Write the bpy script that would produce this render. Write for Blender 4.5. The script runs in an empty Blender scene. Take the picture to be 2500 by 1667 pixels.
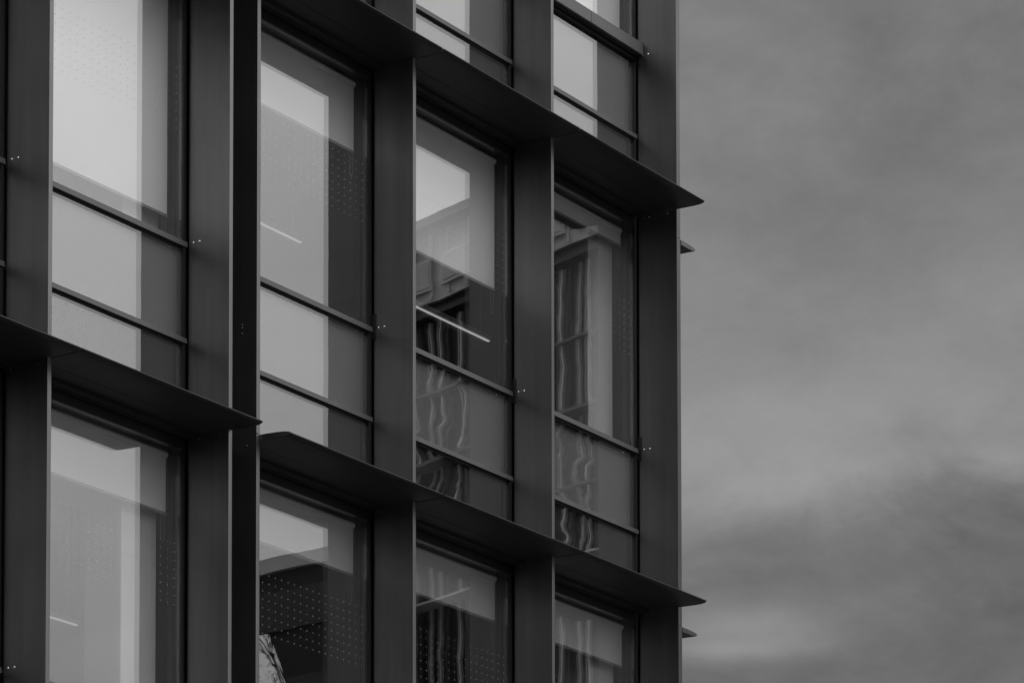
import bpy, bmesh, math, random
from mathutils import Vector, Matrix
random.seed(7)
scene = bpy.context.scene
col = scene.collection
G = 10.0                                   # height of the lower visible shade line above the ground (m)

# ------------------------------------------------------------------ camera
F, YAW, PITCH, ROLL, PP = 9526.915, 0.55335, 0.06787, -0.00156, 3017.93
CAM = Vector((-31.50389, -17.61019, -8.35447 + G))
fw = Vector((math.cos(YAW) * math.cos(PITCH), math.sin(YAW) * math.cos(PITCH), math.sin(PITCH)))
r0 = Vector((math.sin(YAW), -math.cos(YAW), 0)); u0 = r0.cross(fw)
rr = r0 * math.cos(ROLL) + u0 * math.sin(ROLL); uu = u0 * math.cos(ROLL) - r0 * math.sin(ROLL)
cd = bpy.data.cameras.new('camera'); cam = bpy.data.objects.new('camera', cd); col.objects.link(cam)
M = Matrix((rr, uu, -fw)).transposed().to_4x4(); M.translation = CAM
cam.matrix_world = M
cd.sensor_width = 36; cd.lens = F / 2500 * 36
cd.shift_y = (PP - 833.5) / 2500; cd.clip_start = .1; cd.clip_end = 3000
scene.camera = cam

# ------------------------------------------------------------------ sky, sun, exposure
SUN_AZ, SUN_EL = -1.35, 0.75
sun_dir = Vector((math.cos(SUN_AZ) * math.cos(SUN_EL), math.sin(SUN_AZ) * math.cos(SUN_EL), math.sin(SUN_EL)))
w = bpy.data.worlds.new('World'); scene.world = w; w.use_nodes = True
nt = w.node_tree; nt.nodes.clear()
def N(nt, t, **kw):
    n = nt.nodes.new(t)
    for k, v in kw.items():
        if k.startswith('i_'):
            key = k[2:]; key = int(key) if key.isdigit() else key.replace('_', ' ')
            n.inputs[key].default_value = v
        else: setattr(n, k, v)
    return n
def math_(nt, op, a, b=None, c=None, clamp=False):
    n = N(nt, 'ShaderNodeMath', operation=op); n.use_clamp = clamp
    for i, v in enumerate((a, b, c)):
        if v is None: continue
        if isinstance(v, (int, float)): n.inputs[i].default_value = v
        else: nt.links.new(v, n.inputs[i])
    return n.outputs[0]
def vmath(nt, op, a, b=None):
    n = N(nt, 'ShaderNodeVectorMath', operation=op)
    for i, v in enumerate((a, b)):
        if v is None: continue
        if isinstance(v, (tuple, Vector)): n.inputs[i].default_value = v
        else: nt.links.new(v, n.inputs[i])
    return n
out = N(nt, 'ShaderNodeOutputWorld'); bg = N(nt, 'ShaderNodeBackground'); bg.inputs[1].default_value = 0.1
sky = N(nt, 'ShaderNodeTexSky', sky_type='NISHITA', sun_disc=False, sun_elevation=SUN_EL,
        sun_rotation=math.pi / 2 - SUN_AZ, air_density=2.0, dust_density=5.0)
bw = N(nt, 'ShaderNodeRGBToBW'); nt.links.new(sky.outputs[0], bw.inputs[0])
tc = N(nt, 'ShaderNodeTexCoord'); D = tc.outputs['Generated']
dot = vmath(nt, 'DOT_PRODUCT', D, tuple(sun_dir)).outputs['Value']
glow = math_(nt, 'POWER', math_(nt, 'MAXIMUM', dot, 0.0), 5.0)
mp = N(nt, 'ShaderNodeMapping'); mp.inputs['Scale'].default_value = (1, 1, 1.9); mp.inputs['Rotation'].default_value = (.12, .05, 0)
nt.links.new(D, mp.inputs[0])
n1 = N(nt, 'ShaderNodeTexNoise', i_Scale=12.0, i_Detail=9.0, i_Roughness=.60, i_Distortion=.5); nt.links.new(mp.outputs[0], n1.inputs[0])
n2 = N(nt, 'ShaderNodeTexNoise', i_Scale=3.4, i_Detail=3.0, i_Roughness=.5, i_Distortion=.2); nt.links.new(mp.outputs[0], n2.inputs[0])
n3 = N(nt, 'ShaderNodeTexNoise', i_Scale=30.0, i_Detail=9.0, i_Roughness=.62, i_Distortion=.4); nt.links.new(mp.outputs[0], n3.inputs[0])
def centred(o, k): return math_(nt, 'MULTIPLY', math_(nt, 'SUBTRACT', o, .5), k)
clouds = math_(nt, 'ADD', math_(nt, 'ADD', centred(n1.outputs[0], .17), centred(n2.outputs[0], .12)), centred(n3.outputs[0], .085))
n4 = N(nt, 'ShaderNodeTexNoise', i_Scale=110.0, i_Detail=6.0, i_Roughness=.7); nt.links.new(mp.outputs[0], n4.inputs[0])
clouds = math_(nt, 'ADD', clouds, centred(n4.outputs[0], .035))
sep = N(nt, 'ShaderNodeSeparateXYZ'); nt.links.new(D, sep.inputs[0])
el = math_(nt, 'ARCSINE', sep.outputs[2]); az = math_(nt, 'ARCTAN2', sep.outputs[1], sep.outputs[0])
def bank(a0, e0, sa, se, k, wob=0.0):      # a bank of cloud lighter or darker than the rest
    e_ = math_(nt, 'ADD', el, centred(n1.outputs[0], wob))
    x = math_(nt, 'DIVIDE', math_(nt, 'SUBTRACT', az, a0), sa); y = math_(nt, 'DIVIDE', math_(nt, 'SUBTRACT', e_, e0), se)
    q = math_(nt, 'ADD', math_(nt, 'MULTIPLY', x, x), math_(nt, 'MULTIPLY', y, y))
    return math_(nt, 'MULTIPLY', math_(nt, 'EXPONENT', math_(nt, 'MULTIPLY', q, -1.0)), k)
tot = math_(nt, 'ADD', clouds, math_(nt, 'MULTIPLY_ADD', sep.outputs[2], .65, .09))
for b in ((.45, .42, .62, .30, -.13, 0.0), (.42, .275, .035, .02, .05, .04), (.49, .270, .065, .024, .15, .05), (.425, .302, .04, .018, .06, .06), (.455, .248, .075, .010, -.03, .03), (.43, .222, .05, .015, -.025, .03),
          (.492, .2215, .027, .0075, .13, .004), (.495, .2165, .020, .0025, .07, .003), (.52, .305, .03, .012, .05, .02), (.51, .34, .035, .06, .025, .02), (.42, .262, .03, .004, .05, .02), (-.72, .17, .08, .07, -.16, .05), (-.50, .40, .10, .05, .30, .02)):
    tot = math_(nt, 'ADD', tot, bank(*b))
tot = math_(nt, 'ADD', tot, math_(nt, 'ADD', math_(nt, 'MULTIPLY', glow, 1.5), math_(nt, 'MULTIPLY', math_(nt, 'POWER', math_(nt, 'MAXIMUM', dot, 0.0), 2.0), .45)))
tot = math_(nt, 'MAXIMUM', tot, 0.03)
tot = math_(nt, 'ADD', math_(nt, 'MULTIPLY', tot, 9.2), math_(nt, 'MULTIPLY', bw.outputs[0], .06))
nt.links.new(tot, bg.inputs[0]); nt.links.new(bg.outputs[0], out.inputs[0])

sl = bpy.data.lights.new('sun', 'SUN'); sl.energy = .85; sl.angle = math.radians(24); sl.color = (1, 1, 1)
so = bpy.data.objects.new('sun', sl); col.objects.link(so)
so.rotation_euler = (-sun_dir).to_track_quat('-Z', 'Y').to_euler(); so.location = (0, -20, 60)
scene.view_settings.view_transform = 'Standard'; scene.view_settings.look = 'None'
scene.view_settings.exposure = 0; scene.view_settings.gamma = 1
scene.cycles.use_denoising = True
scene.cycles.max_bounces = 10; scene.cycles.transparent_max_bounces = 16; scene.cycles.glossy_bounces = 6
scene.cycles.sample_clamp_indirect = 4

# ------------------------------------------------------------------ materials
def mat(name, base, rough=.5, spec=.5, streak=0.0, speck=0.0, metal=0.0, rvar=0.0):
    m = bpy.data.materials.new(name); m.use_nodes = True; t = m.node_tree
    p = t.nodes['Principled BSDF']; p.inputs['Base Color'].default_value = (base, base, base, 1)
    p.inputs['Roughness'].default_value = rough; p.inputs['Specular IOR Level'].default_value = spec; p.inputs['Metallic'].default_value = metal
    if streak or speck or rvar:
        g = N(t, 'ShaderNodeNewGeometry')
        mp = N(t, 'ShaderNodeMapping'); mp.inputs['Scale'].default_value = (11, 11, .55); t.links.new(g.outputs['Position'], mp.inputs[0])
        a = N(t, 'ShaderNodeTexNoise', i_Scale=1.0, i_Detail=5.0, i_Roughness=.6); t.links.new(mp.outputs[0], a.inputs[0])
        b = N(t, 'ShaderNodeTexNoise', i_Scale=1.6, i_Detail=4.0); t.links.new(g.outputs['Position'], b.inputs[0])
        c = N(t, 'ShaderNodeTexNoise', i_Scale=60.0, i_Detail=3.0); t.links.new(g.outputs['Position'], c.inputs[0])
        v = math_(t, 'ADD', math_(t, 'MULTIPLY', math_(t, 'SUBTRACT', a.outputs[0], .5), streak), 1.0)
        v = math_(t, 'ADD', v, math_(t, 'MULTIPLY', math_(t, 'SUBTRACT', b.outputs[0], .5), streak * .8))
        v = math_(t, 'ADD', v, math_(t, 'MULTIPLY', math_(t, 'SUBTRACT', c.outputs[0], .5), speck))
        t.links.new(math_(t, 'MULTIPLY', v, base), p.inputs['Base Color'])
        if rvar:
            t.links.new(math_(t, 'ADD', math_(t, 'MULTIPLY', math_(t, 'SUBTRACT', b.outputs[0], .5), rvar), rough), p.inputs['Roughness'])
    return m
MET = mat('fin_metal', .19, .36, .5, .50, .12, metal=.95, rvar=.12)
BLD = mat('blade_metal', .026, .45, .12, .25, .08, rvar=.12)
FRM = mat('frame_metal', .05, .36, .5, .2, metal=.8)
TRN = mat('transom_metal', .085, .38, .5, .15)
GSK = mat('gasket_rubber', .006, .7, .2)
SCD = mat('screw_steel_dimmed', .12, .4, .5, metal=1.0)  # screw steel darkened: shade on the top fixings put into its colour
SCR = mat('screw_steel', .85, .18, .5, metal=1.0)
SPM = mat('spandrel_board_pale', .17, .7, .2, .12)
SPD = mat('spandrel_board_dark', .018, .7, .2, .12)
DOT = mat('dot_print', .34, .6)
BAR = mat('blind_bar', .16, .5)
COL = mat('column_plaster', .5, .8, .2, .08)
INT = mat('interior_grey', .13, .8, .2)
CEI = mat('ceiling_grey', .22, .8, .2)
FLR = mat('interior_carpet', .08, .9, .1)
MAS = mat('plinth_stone', .12, .7, .3, .3, .2)
GRD = mat('ground_paving', .12, .85, .2, 0, .3)
PAL = mat('neighbour_pale_cladding', .55, .6, .3, .25)
DRK = mat('neighbour_dark_cladding', .022, .6, .15, .3)
MID = mat('neighbour_grey_render', .13, .7, .3, .3)
BND = mat('neighbour_band_cladding', .045, .6, .2, .3)
RIB = mat('neighbour_rib_metal', .72, .5, .5)
WIN = mat('neighbour_window_glass', .03, .15, .7)
BRK = mat('bark', .03, .9, .1, .4)
LEF = mat('leaf', .02, .7, .3, 0, .5)
def blind_mat():
    m = bpy.data.materials.new('blind_fabric'); m.use_nodes = True; t = m.node_tree; t.nodes.clear()
    o = N(t, 'ShaderNodeOutputMaterial'); d = N(t, 'ShaderNodeBsdfDiffuse'); tr = N(t, 'ShaderNodeBsdfTranslucent'); mx = N(t, 'ShaderNodeMixShader', i_0=.06)
    g = N(t, 'ShaderNodeNewGeometry'); a = N(t, 'ShaderNodeTexNoise', i_Scale=1.3, i_Detail=3.0); t.links.new(g.outputs['Position'], a.inputs[0])
    v = math_(t, 'MULTIPLY_ADD', a.outputs[0], .10, .68)
    t.links.new(v, d.inputs[0]); t.links.new(v, tr.inputs[0]); t.links.new(d.outputs[0], mx.inputs[1]); t.links.new(tr.outputs[0], mx.inputs[2]); t.links.new(mx.outputs[0], o.inputs[0])
    return m
FAB = blind_mat()
def glass_mat(name, f0, tint, amp, scale, stretch=(1, 1, .45)):
    m = bpy.data.materials.new(name); m.use_nodes = True; t = m.node_tree; t.nodes.clear()
    o = N(t, 'ShaderNodeOutputMaterial'); gl = N(t, 'ShaderNodeBsdfAnisotropic'); tr = N(t, 'ShaderNodeBsdfTransparent'); mx = N(t, 'ShaderNodeMixShader')
    gl.inputs['Roughness'].default_value = 0.0; gl.inputs['Color'].default_value = (1, 1, 1, 1); tr.inputs[0].default_value = (tint, tint, tint, 1)
    g = N(t, 'ShaderNodeNewGeometry'); mp = N(t, 'ShaderNodeMapping'); mp.inputs['Scale'].default_value = stretch; t.links.new(g.outputs['Position'], mp.inputs[0])
    a = N(t, 'ShaderNodeTexNoise', i_Scale=scale, i_Detail=2.5, i_Roughness=.45); t.links.new(mp.outputs[0], a.inputs[0])
    sub = vmath(t, 'SUBTRACT', a.outputs['Color'], (.5, .5, .5)).outputs[0]
    sc_ = vmath(t, 'MULTIPLY', sub, (amp, amp, amp * .55))
    nn = vmath(t, 'NORMALIZE', vmath(t, 'ADD', g.outputs['Normal'], sc_.outputs[0]).outputs[0]).outputs[0]
    t.links.new(nn, gl.inputs['Normal'])
    lw = N(t, 'ShaderNodeLayerWeight', i_Blend=.5)
    fz = math_(t, 'POWER', lw.outputs['Facing'], 5.0)
    fac = math_(t, 'MULTIPLY_ADD', fz, 1 - f0, f0)
    t.links.new(fac, mx.inputs[0]); t.links.new(tr.outputs[0], mx.inputs[1]); t.links.new(gl.outputs[0], mx.inputs[2]); t.links.new(mx.outputs[0], o.inputs[0])
    return m
GLV = glass_mat('vision_glass', .20, .98, .0024, 2.2, (.55, 1, 1.3))
GLS = glass_mat('spandrel_glass', .20, .98, .0065, 3.0, (.5, 1, 1.3))
def emit(name, v):
    m = bpy.data.materials.new(name); m.use_nodes = True; t = m.node_tree; t.nodes.clear()
    o = N(t, 'ShaderNodeOutputMaterial'); e = N(t, 'ShaderNodeEmission'); e.inputs[0].default_value = (1, 1, 1, 1); e.inputs[1].default_value = v
    t.links.new(e.outputs[0], o.inputs[0]); return m
LMP = emit('lamp_diffuser', .52); LMD = emit('lamp_diffuser_dimmed', .28)

# ------------------------------------------------------------------ mesh helpers
def box(bm, x0, x1, y0, y1, z0, z1, bevel=0, mi=0):
    vs = [bm.verts.new((x, y, z)) for x in (x0, x1) for y in (y0, y1) for z in (z0, z1)]
    fs = [bm.faces.new([vs[i] for i in q]) for q in ((0, 1, 3, 2), (4, 6, 7, 5), (0, 4, 5, 1), (2, 3, 7, 6), (0, 2, 6, 4), (1, 5, 7, 3))]
    for f in fs: f.material_index = mi
    if bevel:
        es = list({e for f in fs for e in f.edges})
        bmesh.ops.bevel(bm, geom=es, offset=bevel, segments=2, affect='EDGES', profile=.7)
def mesh(name, build, *mats):
    bm = bmesh.new(); build(bm); bmesh.ops.recalc_face_normals(bm, faces=bm.faces)
    me = bpy.data.meshes.new(name); bm.to_mesh(me); bm.free()
    for m in mats: me.materials.append(m)
    return me
def put(name, me, parent=None, loc=(0, 0, 0), rz=0, **tags):
    o = bpy.data.objects.new(name, me); col.objects.link(o); o.location = loc; o.rotation_euler = (0, 0, rz)
    if parent: o.parent = parent
    for k, v in tags.items(): o[k] = v
    return o
def empty(name, loc=(0, 0, 0), rz=0, **tags): return put(name, None, None, loc, rz, **tags)
def B(name, x0, x1, y0, y1, z0, z1, m, parent=None, bevel=0, **tags):
    return put(name, mesh(name, lambda bm: box(bm, x0, x1, y0, y1, z0, z1, bevel), m), parent, **tags)
def prism(bm, prof, x0, x1):               # profile of (y, z) points extruded along x
    a = [bm.verts.new((x0, y, z)) for y, z in prof]; b = [bm.verts.new((x1, y, z)) for y, z in prof]
    n = len(prof)
    bm.faces.new(a); bm.faces.new(b[::-1])
    for i in range(n): bm.faces.new((a[i], b[i], b[(i + 1) % n], a[(i + 1) % n]))

# ------------------------------------------------------------------ the office building
BAY, JN, T, H = 2.2545, .3723, .04577, 3.8
GY = .432                                  # outer face of the glass
f4 = -T; f3 = f4 - BAY; f2 = f3 - BAY; f1b = f2 - BAY; f1 = f1b - JN; f0 = f1 - BAY; fa = f0 - BAY; fb = fa - BAY
FINS = {'4': f4, '3': f3, '2': f2, '1b': f1b, '1': f1, '0': f0, 'a': fa, 'b': fb}
bld = empty('office_building', (0, 0, 0), label='dark grey metal and glass office block with vertical fins and projecting shade blades', category='building')

# fin of one storey
def fin_b(bm): box(bm, 0, T, 0, .394, .054, H + .048, .003)
fin_me = mesh('fin', fin_b, MET)
def finc_b(bm):
    a = [bm.verts.new(p + (.054,)) for p in ((T - .013, 0), (T, 0), (T, .394), (0, .394))]; b = [bm.verts.new((v.co.x, v.co.y, H + .048)) for v in a]
    bm.faces.new(a); bm.faces.new(b[::-1])
    for i in range(4): bm.faces.new((a[i], b[i], b[(i + 1) % 4], a[(i + 1) % 4]))
fin_corner_me = mesh('fin', finc_b, MET)
def screw_b(bm):
    bmesh.ops.create_uvsphere(bm, u_segments=8, v_segments=6, radius=.0098)
    for v in bm.verts: v.co.x *= .55
screw_me = mesh('screw', screw_b, SCR)
screw_dimmed_me = screw_me.copy(); screw_dimmed_me.materials[0] = SCD
def brk_b(bm): box(bm, -.012, 0, .372, .41, 1.44, 1.66, .002)
brk_me = mesh('bracket', brk_b, FRM)
SCREWS = [(.351, 1.54), (.291, 1.54), (.351, H - .037), (.293, H - .036), (.097, H - .036)]
def make_fin(x, y, z, rz=0, extra=(), bracket=False, corner=False):
    o = put('fin', fin_corner_me if corner else fin_me, bld, (x, y, z), rz)
    for sy, sz in SCREWS + list(extra):
        put('screw', screw_dimmed_me if (sz > 3 or sz < 1) else screw_me, o, (-.001 + ((T - .013) * (1 - sy / .394) if corner else 0), sy, sz))
    if bracket: put('bracket', brk_me, o)
    return o
# aerofoil shade blade: nose outside the fins, inner leaf between them
NOSE = [(-.002, 0), (-.10, -.001), (-.185, -.001), (-.245, .002), (-.278, .009), (-.295, .021), (-.293, .030), (-.280, .035), (-.245, .041), (-.185, .0455), (-.10, .048), (-.002, .049)]
def blade_b(L0, L1, i0, i1):
    def f(bm):
        prism(bm, NOSE, L0, L1)
        box(bm, i0, i1, 0, .405, .004, .046)
        for y in (.12,): box(bm, i0 + .03, i1 - .03, y, y + .005, .002, .0045)      # screw channels of the extrusion
        box(bm, i0, i1, .30, .405, -.022, .0035)
        for yy in (.375,): box(bm, i0, i1, yy, yy + .015, -.036, -.0225)
    return f
blade_me = mesh('shade_blade', blade_b(T / 2 + .016, BAY + T / 2 - .016, T + .002, BAY - .002), BLD)
blade_end_me = mesh('shade_blade', blade_b(T / 2 + .016, BAY + T - .002, T + .002, BAY - .002), BLD)
tabs_me = mesh('end_cap', lambda bm: prism(bm, [(y * .985 - .002, (z - .024) * .9 + .024) for y, z in NOSE], -.003, 0), MET)
def make_blade(x, y, z, rz=0, end=False):
    o = put('shade_blade', blade_end_me if end else blade_me, bld, (x, y, z), rz)
    put('end_cap', tabs_me, o, (T / 2 + .0155, 0, 0))
    for sy in (-.02, -.16): put('screw', screw_dimmed_me, o, (T / 2 + .012, sy, .024)).scale = (.5, .5, .5)
    return o
# window of one bay and storey (origin: left face of its left fin, floor line)
X0, X1 = T, BAY
def frame_b(bm, thick):
    j = .048
    for a, b in ((X0 + .012, X0 + j), (X1 - j, X1 - .012)):
        box(bm, a, b, .412, .50, .0, 3.79)
        box(bm, a + .008, b - .008, .50, .56, .0, 3.79)
    box(bm, X0 + j, X1 - j, .412, .50, 3.69, 3.79); box(bm, X0 + j, X1 - j, .412, .50, .0, .055)
frame_me = mesh('window', lambda bm: frame_b(bm, False), FRM)
gap_me = mesh('joint_seal', lambda bm: box(bm, 0, .011, .455, .50, 0, 3.79), GSK)
GX0, GX1 = X0 + .049, X1 - .049
vision_me = mesh('glass_pane', lambda bm: box(bm, GX0, GX1, GY, GY + .0245, 1.56, 3.689), GLV)
mid_me = mesh('spandrel_glass', lambda bm: box(bm, GX0, GX1, GY, GY + .0245, .775, 1.489), GLS)
low_me = mesh('spandrel_glass', lambda bm: box(bm, GX0, GX1, GY, GY + .0245, .056, .717), GLS)
midb_me = mesh('spandrel_board', lambda bm: box(bm, GX0, GX1, .475, .50, .775, 1.489), SPM)
lowb_me = mesh('spandrel_board', lambda bm: box(bm, GX0, GX1, .475, .50, .056, .717), SPD)
tr2_me = mesh('transom', lambda bm: box(bm, X0 + .004, X1 - .009, .400, .51, .7355, .7745, .0015), TRN)
tr1_me = mesh('transom', lambda bm: box(bm, X0 + .004, X1 - .009, .400, .51, 1.5065, 1.549, .0015), TRN)
def gsk(z0, z1): return mesh('gasket', lambda bm: box(bm, X0 + .013, X1 - .013, .424, .51, z0, z1), GSK)
gs2_me = gsk(.715, .735); gs1_me = gsk(1.486, 1.506)
beam_a = mesh('transom', lambda bm: box(bm, X0 + .002, BAY - .975, .334, .51, 1.535, 1.648, .003), TRN)
beam_b = mesh('transom', lambda bm: box(bm, BAY - .969, X1 - .003, .334, .51, 1.535, 1.648, .003), TRN)
beam_g = mesh('gasket', lambda bm: (box(bm, X0 + .013, X1 - .013, .40, .50, 1.487, 1.5345), box(bm, X0 + .013, X1 - .013, .37, .43, 1.515, 1.534)), GSK)
def dots_b(bm):
    n = 24; pitch = .0897
    for i in range(n):
        for k in range(8):
            x = GX0 + .078 + i * pitch; z = 2.932 - k * .0695
            if x > GX1 - .02: continue
            c = [bm.verts.new((x + .0050 * math.cos(a), GY + .011, z + .0050 * math.sin(a))) for a in [q * math.pi / 3 for q in range(6)]]
            d = [bm.verts.new((v.co.x, GY + .012, v.co.z)) for v in c]
            bm.faces.new(c)
            for q in range(6): bm.faces.new((c[q], c[(q + 1) % 6], d[(q + 1) % 6], d[q]))
dots_me = mesh('dot_pattern', dots_b, DOT)
def make_window(x, y, z, rz=0, beam=False):
    o = put('window', frame_me, bld, (x, y, z), rz)
    put('joint_seal', gap_me, o, (X0 + .0005, 0, 0)); put('joint_seal', gap_me, o, (X1 - .0115, 0, 0)); put('glass_pane', vision_me, o)
    put('spandrel_glass', mid_me, o); put('spandrel_glass', low_me, o)
    put('spandrel_board', midb_me, o, label='pale grey spandrel board'); put('spandrel_board', lowb_me, o, label='dark spandrel board')
    put('transom', tr2_me, o); put('gasket', gs2_me, o)
    if beam:
        put('transom', beam_a, o, label='thick projecting transom'); put('transom', beam_b, o, label='thick projecting transom'); put('gasket', beam_g, o)
    else:
        put('transom', tr1_me, o); put('gasket', gs1_me, o)
    put('dot_pattern', dots_me, o, kind='stuff')
    return o
order = ['b', 'a', '0', '1', '1b', '2', '3', '4']
for s in (-1, 0, 1):
    z = G + s * H
    for k, n in enumerate(order):
        x = FINS[n]
        ex = []
        if n == '1b': ex = [(.147, .872), (.147, .919), (.147, .944)]
        make_fin(x, 0, z, 0, ex, bracket=(n in ('2', '3', '4')), corner=(n == '4'))
        if n not in ('1', '4'):
            make_window(x, 0, z, 0, beam=(n == '3' and s == 1))
    B('joint_panel', f1 + T + .001, f1b - .001, .41, .47, z, z + H - .002, FRM, bld)
    # the end facade round the corner
    for k in range(4):
        yy = .483 + k * BAY
        make_fin(.92, yy, z, math.pi / 2)
        if k < 3: make_window(.92, yy, z, math.pi / 2)
    B('corner_panel', .002, .508, .415, .475, z, z + H - .002, FRM, bld)
    B('corner_panel', .45, .508, .476, .52, z, z + H - .002, FRM, bld)
for s in (-1, 0, 1):
    z = G + s * H
    for n in order:
        if n in ('1', '4'): continue
        make_blade(FINS[n], 0, z, 0, end=(n in ('0', '3')))
    for k in range(3): make_blade(.92, .483 - T / 2 - .016 + k * BAY + .0, z, math.pi / 2, end=(k == 2))
    B('joint_cover', f1 + T + .001, f1b - .001, .30, .405, z - .02, z + .045, FRM, bld)
# body behind the facade
xl = fb
for s in (-1, 0, 1, 2):
    z = G + s * H
    B('floor_slab', xl, .44, .60, 8.5, z - .07, z + .16, FLR, bld)
    B('slab_edge', xl, .44, .515, .595, z - .07, z + .16, INT, bld)
    if s < 2: B('ceiling', xl, .44, .60, 8.4, z + H - .10, z + H - .075, CEI, bld)
for s in (-1, 0, 1):
    z = G + s * H
    B('interior_wall', xl, .44, 8.4, 8.5, z + .16, z + H - .105, INT, bld)
    B('interior_wall', f1b - 1.3, f1b - 1.2, 3.2, 8.4, z + .16, z + H - .105, INT, bld)
    B('interior_wall', .36, .42, .601, 8.39, z + .161, z + H - .106, INT, bld)  # partition added to block sky light through the end facade windows
    B('upstand_wall', xl, .44, .515, .545, z + .165, z + 1.49, INT, bld)
    B('flank_wall', xl - .1, xl - .002, 0.5, 8.5, z + .0, z + H, FRM, bld)
    for n in ('1', '4', 'b'):
        B('column', FINS[n] - .53, FINS[n] - .08, .64, 1.0, z + .161, z + H - .106, COL, bld, .01)
B('roof', xl - .1, .9, .46, 8.6, G + 2 * H + .17, G + 2 * H + .4, MAS, bld)
B('plinth_wall', xl - .1, .45, .5, 8.5, 0, G - H - .08, MAS, bld)

# ------------------------------------------------------------------ roller blinds
chain_cache = {}
def tube(bm, pts, r, n=6):
    rings = []
    for i, p in enumerate(pts):
        p = Vector(p); a = Vector(pts[max(i - 1, 0)]); b = Vector(pts[min(i + 1, len(pts) - 1)]); d = (b - a).normalized()
        s = d.orthogonal().normalized(); t = d.cross(s)
        rad = r if not isinstance(r, (list, tuple)) else r[i]
        rings.append([bm.verts.new(p + (s * math.cos(q * 2 * math.pi / n) + t * math.sin(q * 2 * math.pi / n)) * rad) for q in range(n)])
    for a, b in zip(rings, rings[1:]):
        for q in range(n): bm.faces.new((a[q], a[(q + 1) % n], b[(q + 1) % n], b[q]))
    bm.faces.new(rings[0][::-1]); bm.faces.new(rings[-1])
FX0, FX1 = X0 + .08, BAY - .080
def make_blind(n, s, zb, label):
    o = empty('roller_blind', (FINS[n], .55, G + s * H), label=label, category='blind', group='roller blinds behind the office windows')
    put('fabric', mesh('fabric', lambda bm: box(bm, FX0, FX1, 0, .003, zb, 3.655), FAB), o)
    def rl(bm): tube(bm, [(FX0 - .012, .012, 3.655), (FX1 + .012, .012, 3.655)], .027, 14)
    put('roller', mesh('roller', rl, FAB), o)
    put('bottom_bar', mesh('bottom_bar', lambda bm: box(bm, FX0 - .006, FX1 + .008, -.004, .009, zb - .024, zb, .002), BAR), o)
    zc = max(zb - .24, 1.62)
    pts = [(FX1 - .052, .012, 3.65), (FX1 - .048, .012, zc + .05), (FX1 - .038, .012, zc + .012), (FX1 - .026, .012, zc), (FX1 - .014, .012, zc + .012), (FX1 - .004, .012, zc + .05), (FX1 - .001, .012, 3.65)]
    put('pull_chain', mesh('pull_chain', lambda bm: tube(bm, pts, .0028, 5), BAR), o)
make_blind('0', 0, 1.778, 'grey roller blind pulled almost fully down in the upper left window')
make_blind('1b', 0, 3.075, 'short grey roller blind in the upper window just right of the double fin')
make_blind('2', 0, 2.49, 'grey roller blind halfway down above a bright ceiling light, third window of the middle row')
make_blind('3', 0, 3.515, 'barely lowered grey roller blind in the middle-row window nearest the corner fin')
make_blind('0', -1, 3.196, 'grey roller blind with pull chain in the lower left window, left of the double fin')
make_blind('1b', -1, 3.24, 'short grey roller blind in the lower window just right of the double fin')
make_blind('2', -1, 3.28, 'short grey roller blind in the third window of the bottom row')
make_blind('3', -1, 3.285, 'short grey roller blind in the bottom-row window nearest the corner fin')
make_blind('3', 1, 1.70, 'grey roller blind fully down in the top window above the thick projecting transom')

# ------------------------------------------------------------------ ceiling lights
def make_lamp(x0, x1, y, z, label, m=None):
    o = empty('ceiling_light', ((x0 + x1) / 2, y, z), label=label, category='light', group='linear lights in the offices')
    hl = (x1 - x0) / 2
    put('diffuser', mesh('diffuser', lambda bm: box(bm, -hl, hl, -.012, .012, 0, .010, .002), m or LMP), o)
    put('housing', mesh('housing', lambda bm: box(bm, -hl - .01, hl + .01, -.026, .026, .019, .06, .004), CEI), o)
    top = G + H * (1 if z > G else 0) - .101 - z
    for q in (-hl * .8, hl * .8):
        put('hanging_rod', mesh('hanging_rod', lambda bm: tube(bm, [(0, 0, .061), (0, 0, top)], .004, 5), BAR), o, (q, 0, 0))
make_lamp(-1.75, -.32, 1.9, G + 2.75, 'bright linear ceiling light seen through the third window of the middle row')
make_lamp(-4.9, -3.69, 1.75, G + 2.75, 'dim linear ceiling light seen in the upper window right of the double fin', LMD)
make_lamp(-7.3, -6.04, 2.38, G - 1.05, 'dim linear ceiling light end seen low in the lower left window', LMD)

# ------------------------------------------------------------------ the ground
def gb(bm):
    v = [bm.verts.new(p) for p in ((-1500, -1500, 0), (1500, -1500, 0), (1500, 1500, 0), (-1500, 1500, 0))]; bm.faces.new(v)
put('ground', mesh('ground', gb, GRD), kind='structure')

# ------------------------------------------------------------------ neighbours across the street (seen in the glass)
MC = Vector((-31.504, 18.474))
def pol(a, d): return Vector((MC.x + d * math.cos(a), MC.y + d * math.sin(a)))
A0 = pol(-.588, 80.8); dirA = Vector((-.36, .933)).normalized(); rzA = math.atan2(dirA.y, dirA.x)
nbA = empty('ribbed_building', (A0.x, A0.y, 0), rzA, label='pale topped building with thin vertical ribs reflected in the two right-hand window columns', category='building')
LA, HA = 11.0, 28.0
ho = lambda n, x0, x1, y0, y1, z0, z1, m, **k: B(n, x0, x1, y0, y1, z0, z1, m, nbA, **k)
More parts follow.
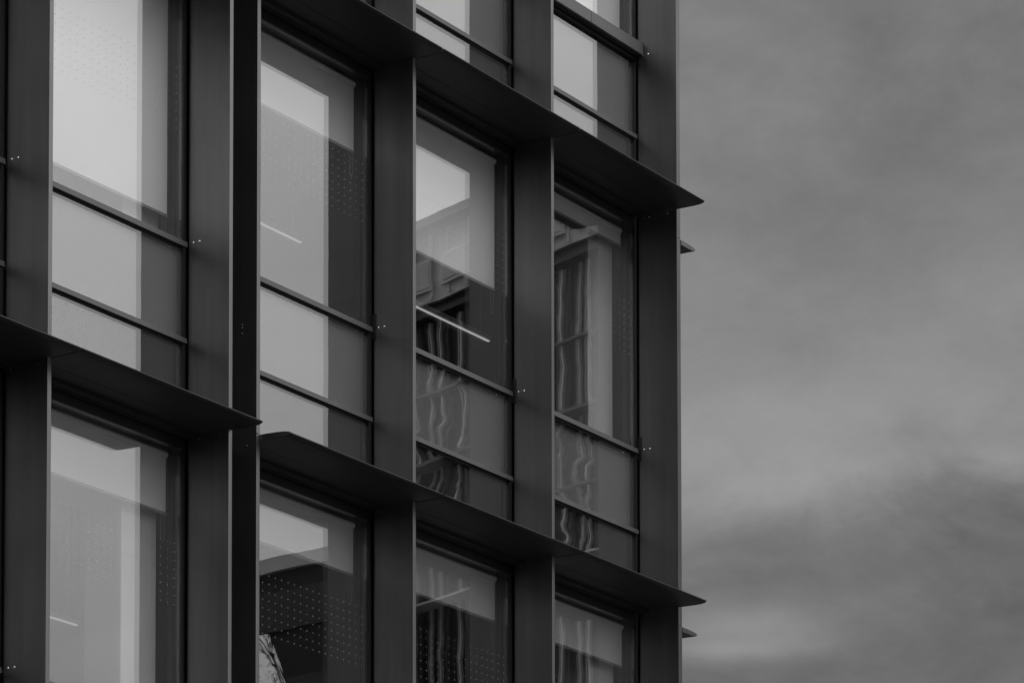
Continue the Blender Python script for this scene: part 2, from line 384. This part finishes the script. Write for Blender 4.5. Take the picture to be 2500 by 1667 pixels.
# local +x along the wall, outward side = +y (towards the office)
ho('wall', 0, LA, -9, -.3, 0, HA - 1.5, DRK)
ho('upper_wall', 0, LA, -9, -.2, HA - 1.499, HA, PAL)
ho('cornice', -.1, LA + .1, -9.1, .1, HA + .001, HA + .18, MID)
ho('ledge', -.05, LA, -.3, -.05, HA - 1.86, HA - 1.75, DRK)
ho('ledge', -.05, LA, -.3, .14, HA - 5.0, HA - 4.93, MID)
ho('ledge', -.05, LA, -.3, .14, HA - 7.93, HA - 7.88, PAL)
ho('ledge', -.05, LA, -.3, -.15, HA - 3.45, HA - 3.40, MID)
ho('ledge', -.05, LA, -.3, -.15, HA - 6.4, HA - 6.36, MID)
rib_mes = [mesh('rib', lambda bm, q=q: box(bm, -q, q, -.299, -.22, 6, HA - 1.92), m) for q, m in ((.017, RIB), (.010, MID), (.022, RIB), (.009, MID), (.012, RIB))]
rr_ = random.Random(11)
ribu_me = mesh('rib', lambda bm: box(bm, -.025, .025, -.199, -.15, HA - 1.45, HA - .05), RIB)
x = .25; i = 0
while x < LA:
    put('rib', rib_mes[i % 5], nbA, (x + rr_.uniform(-.06, .06), 0, 0))
    if i % 2 == 0: put('rib', ribu_me, nbA, (x + .1, 0, 0))
    x += (.30, .42, .25, .36, .33)[i % 5]; i += 1
for k in range(7):
    fr = ho('window', .6 + k * 1.5, 1.7 + k * 1.5, -.19, -.12, HA - 1.25, HA - .6, RIB)
    B('pane', .68 + k * 1.5, 1.62 + k * 1.5, -.119, -.10, HA - 1.19, HA - .66, PAL, fr)

C0 = pol(-.6195, 82); C1 = pol(-.588, 79.5); dB = (C1 - C0).normalized(); LB = (C1 - C0).length
nbB = empty('low_building', (C0.x, C0.y, 0), math.atan2(dB.y, dB.x), label='low dark flat-roofed building reflected in the bottom window right of the double fin', category='building')
HB = 21.55
hb = lambda n, x0, x1, y0, y1, z0, z1, m, **k: B(n, x0, x1, y0, y1, z0, z1, m, nbB, **k)
def wallB(bm):
    # end wall leans out towards the top
    pts = [(3.0, 0), (2.7, 15.5), (1.25, 18.3), (.15, 20.4), (0, HB - .3), (LB, HB - .3), (LB, 0)]
    a = [bm.verts.new((x, 0, z)) for x, z in pts]; b = [bm.verts.new((x, -7, z)) for x, z in pts]
    bm.faces.new(a); bm.faces.new(b[::-1])
    for i in range(7): bm.faces.new((a[i], b[i], b[(i + 1) % 7], a[(i + 1) % 7]))
put('wall', mesh('wall', wallB, DRK), nbB)
hb('parapet', -.1, LB, -7, .12, HB - .299, HB, PAL)
hb('wall_band', .02, LB - .9, .001, .06, HB - 1.55, HB - .72, BND)
hb('wall_band', 1.0, LB, .001, .05, HB - 3.3, HB - 2.6, BND)
hb('downpipe', LB - 1.02, LB - .86, .061, .2, HB - 2.6, HB - .8, PAL)
hb('wall_band', 2.0, LB, .001, .05, HB - 5.2, HB - 4.4, BND)

# tree beside the low building
def tree():
    base = pol(-.6195, 93)
    t = empty('bare_tree', (base.x, base.y, 0), label='bare branching tree beside the low dark building', category='tree')
    bm = bmesh.new(); rnd = random.Random(5); leaves = []
    def grow(p, d, r, L, lv):
        pts = [p]; rad = [r]
        for k in range(4):
            d = (d + Vector((rnd.uniform(-.18, .18), rnd.uniform(-.18, .18), rnd.uniform(-.05, .12)))).normalized()
            pts.append(pts[-1] + d * L / 4); rad.append(max(r * (1 - .11 * (k + 1)), .016))
        tube(bm, pts, rad, 5)
        if lv >= 5:
            leaves.append(pts[-1]); leaves.append(pts[2]); return
        for k in range(3 if lv < 4 else 2):
            nd = (d + Vector((rnd.uniform(-.5, .5), rnd.uniform(-.5, .5), rnd.uniform(-.1, .3)))).normalized()
            grow(pts[-1 if k < 2 else 3], nd, r * .5, L * (.5 if lv else .42), lv + 1)
    grow(Vector((0, 0, 0)), Vector((0, 0, 1)), .24, 13.0, 0)
    bmesh.ops.recalc_face_normals(bm, faces=bm.faces)
    me = bpy.data.meshes.new('trunk'); bm.to_mesh(me); bm.free(); me.materials.append(BRK); put('trunk', me, t)
    bm = bmesh.new()
    for p in leaves:
        for k in range(3):
            c = p + Vector((rnd.gauss(0, .22), rnd.gauss(0, .22), rnd.gauss(0, .22))); a = Vector((rnd.uniform(-1, 1), rnd.uniform(-1, 1), rnd.uniform(-1, 1))).normalized(); b = a.orthogonal().normalized()
            v = [bm.verts.new(c + a * .05), bm.verts.new(c + b * .012), bm.verts.new(c - a * .05), bm.verts.new(c - b * .012)]; bm.faces.new(v)
    me = bpy.data.meshes.new('crown'); bm.to_mesh(me); bm.free(); me.materials.append(LEF); put('crown', me, t, kind='stuff')
tree()
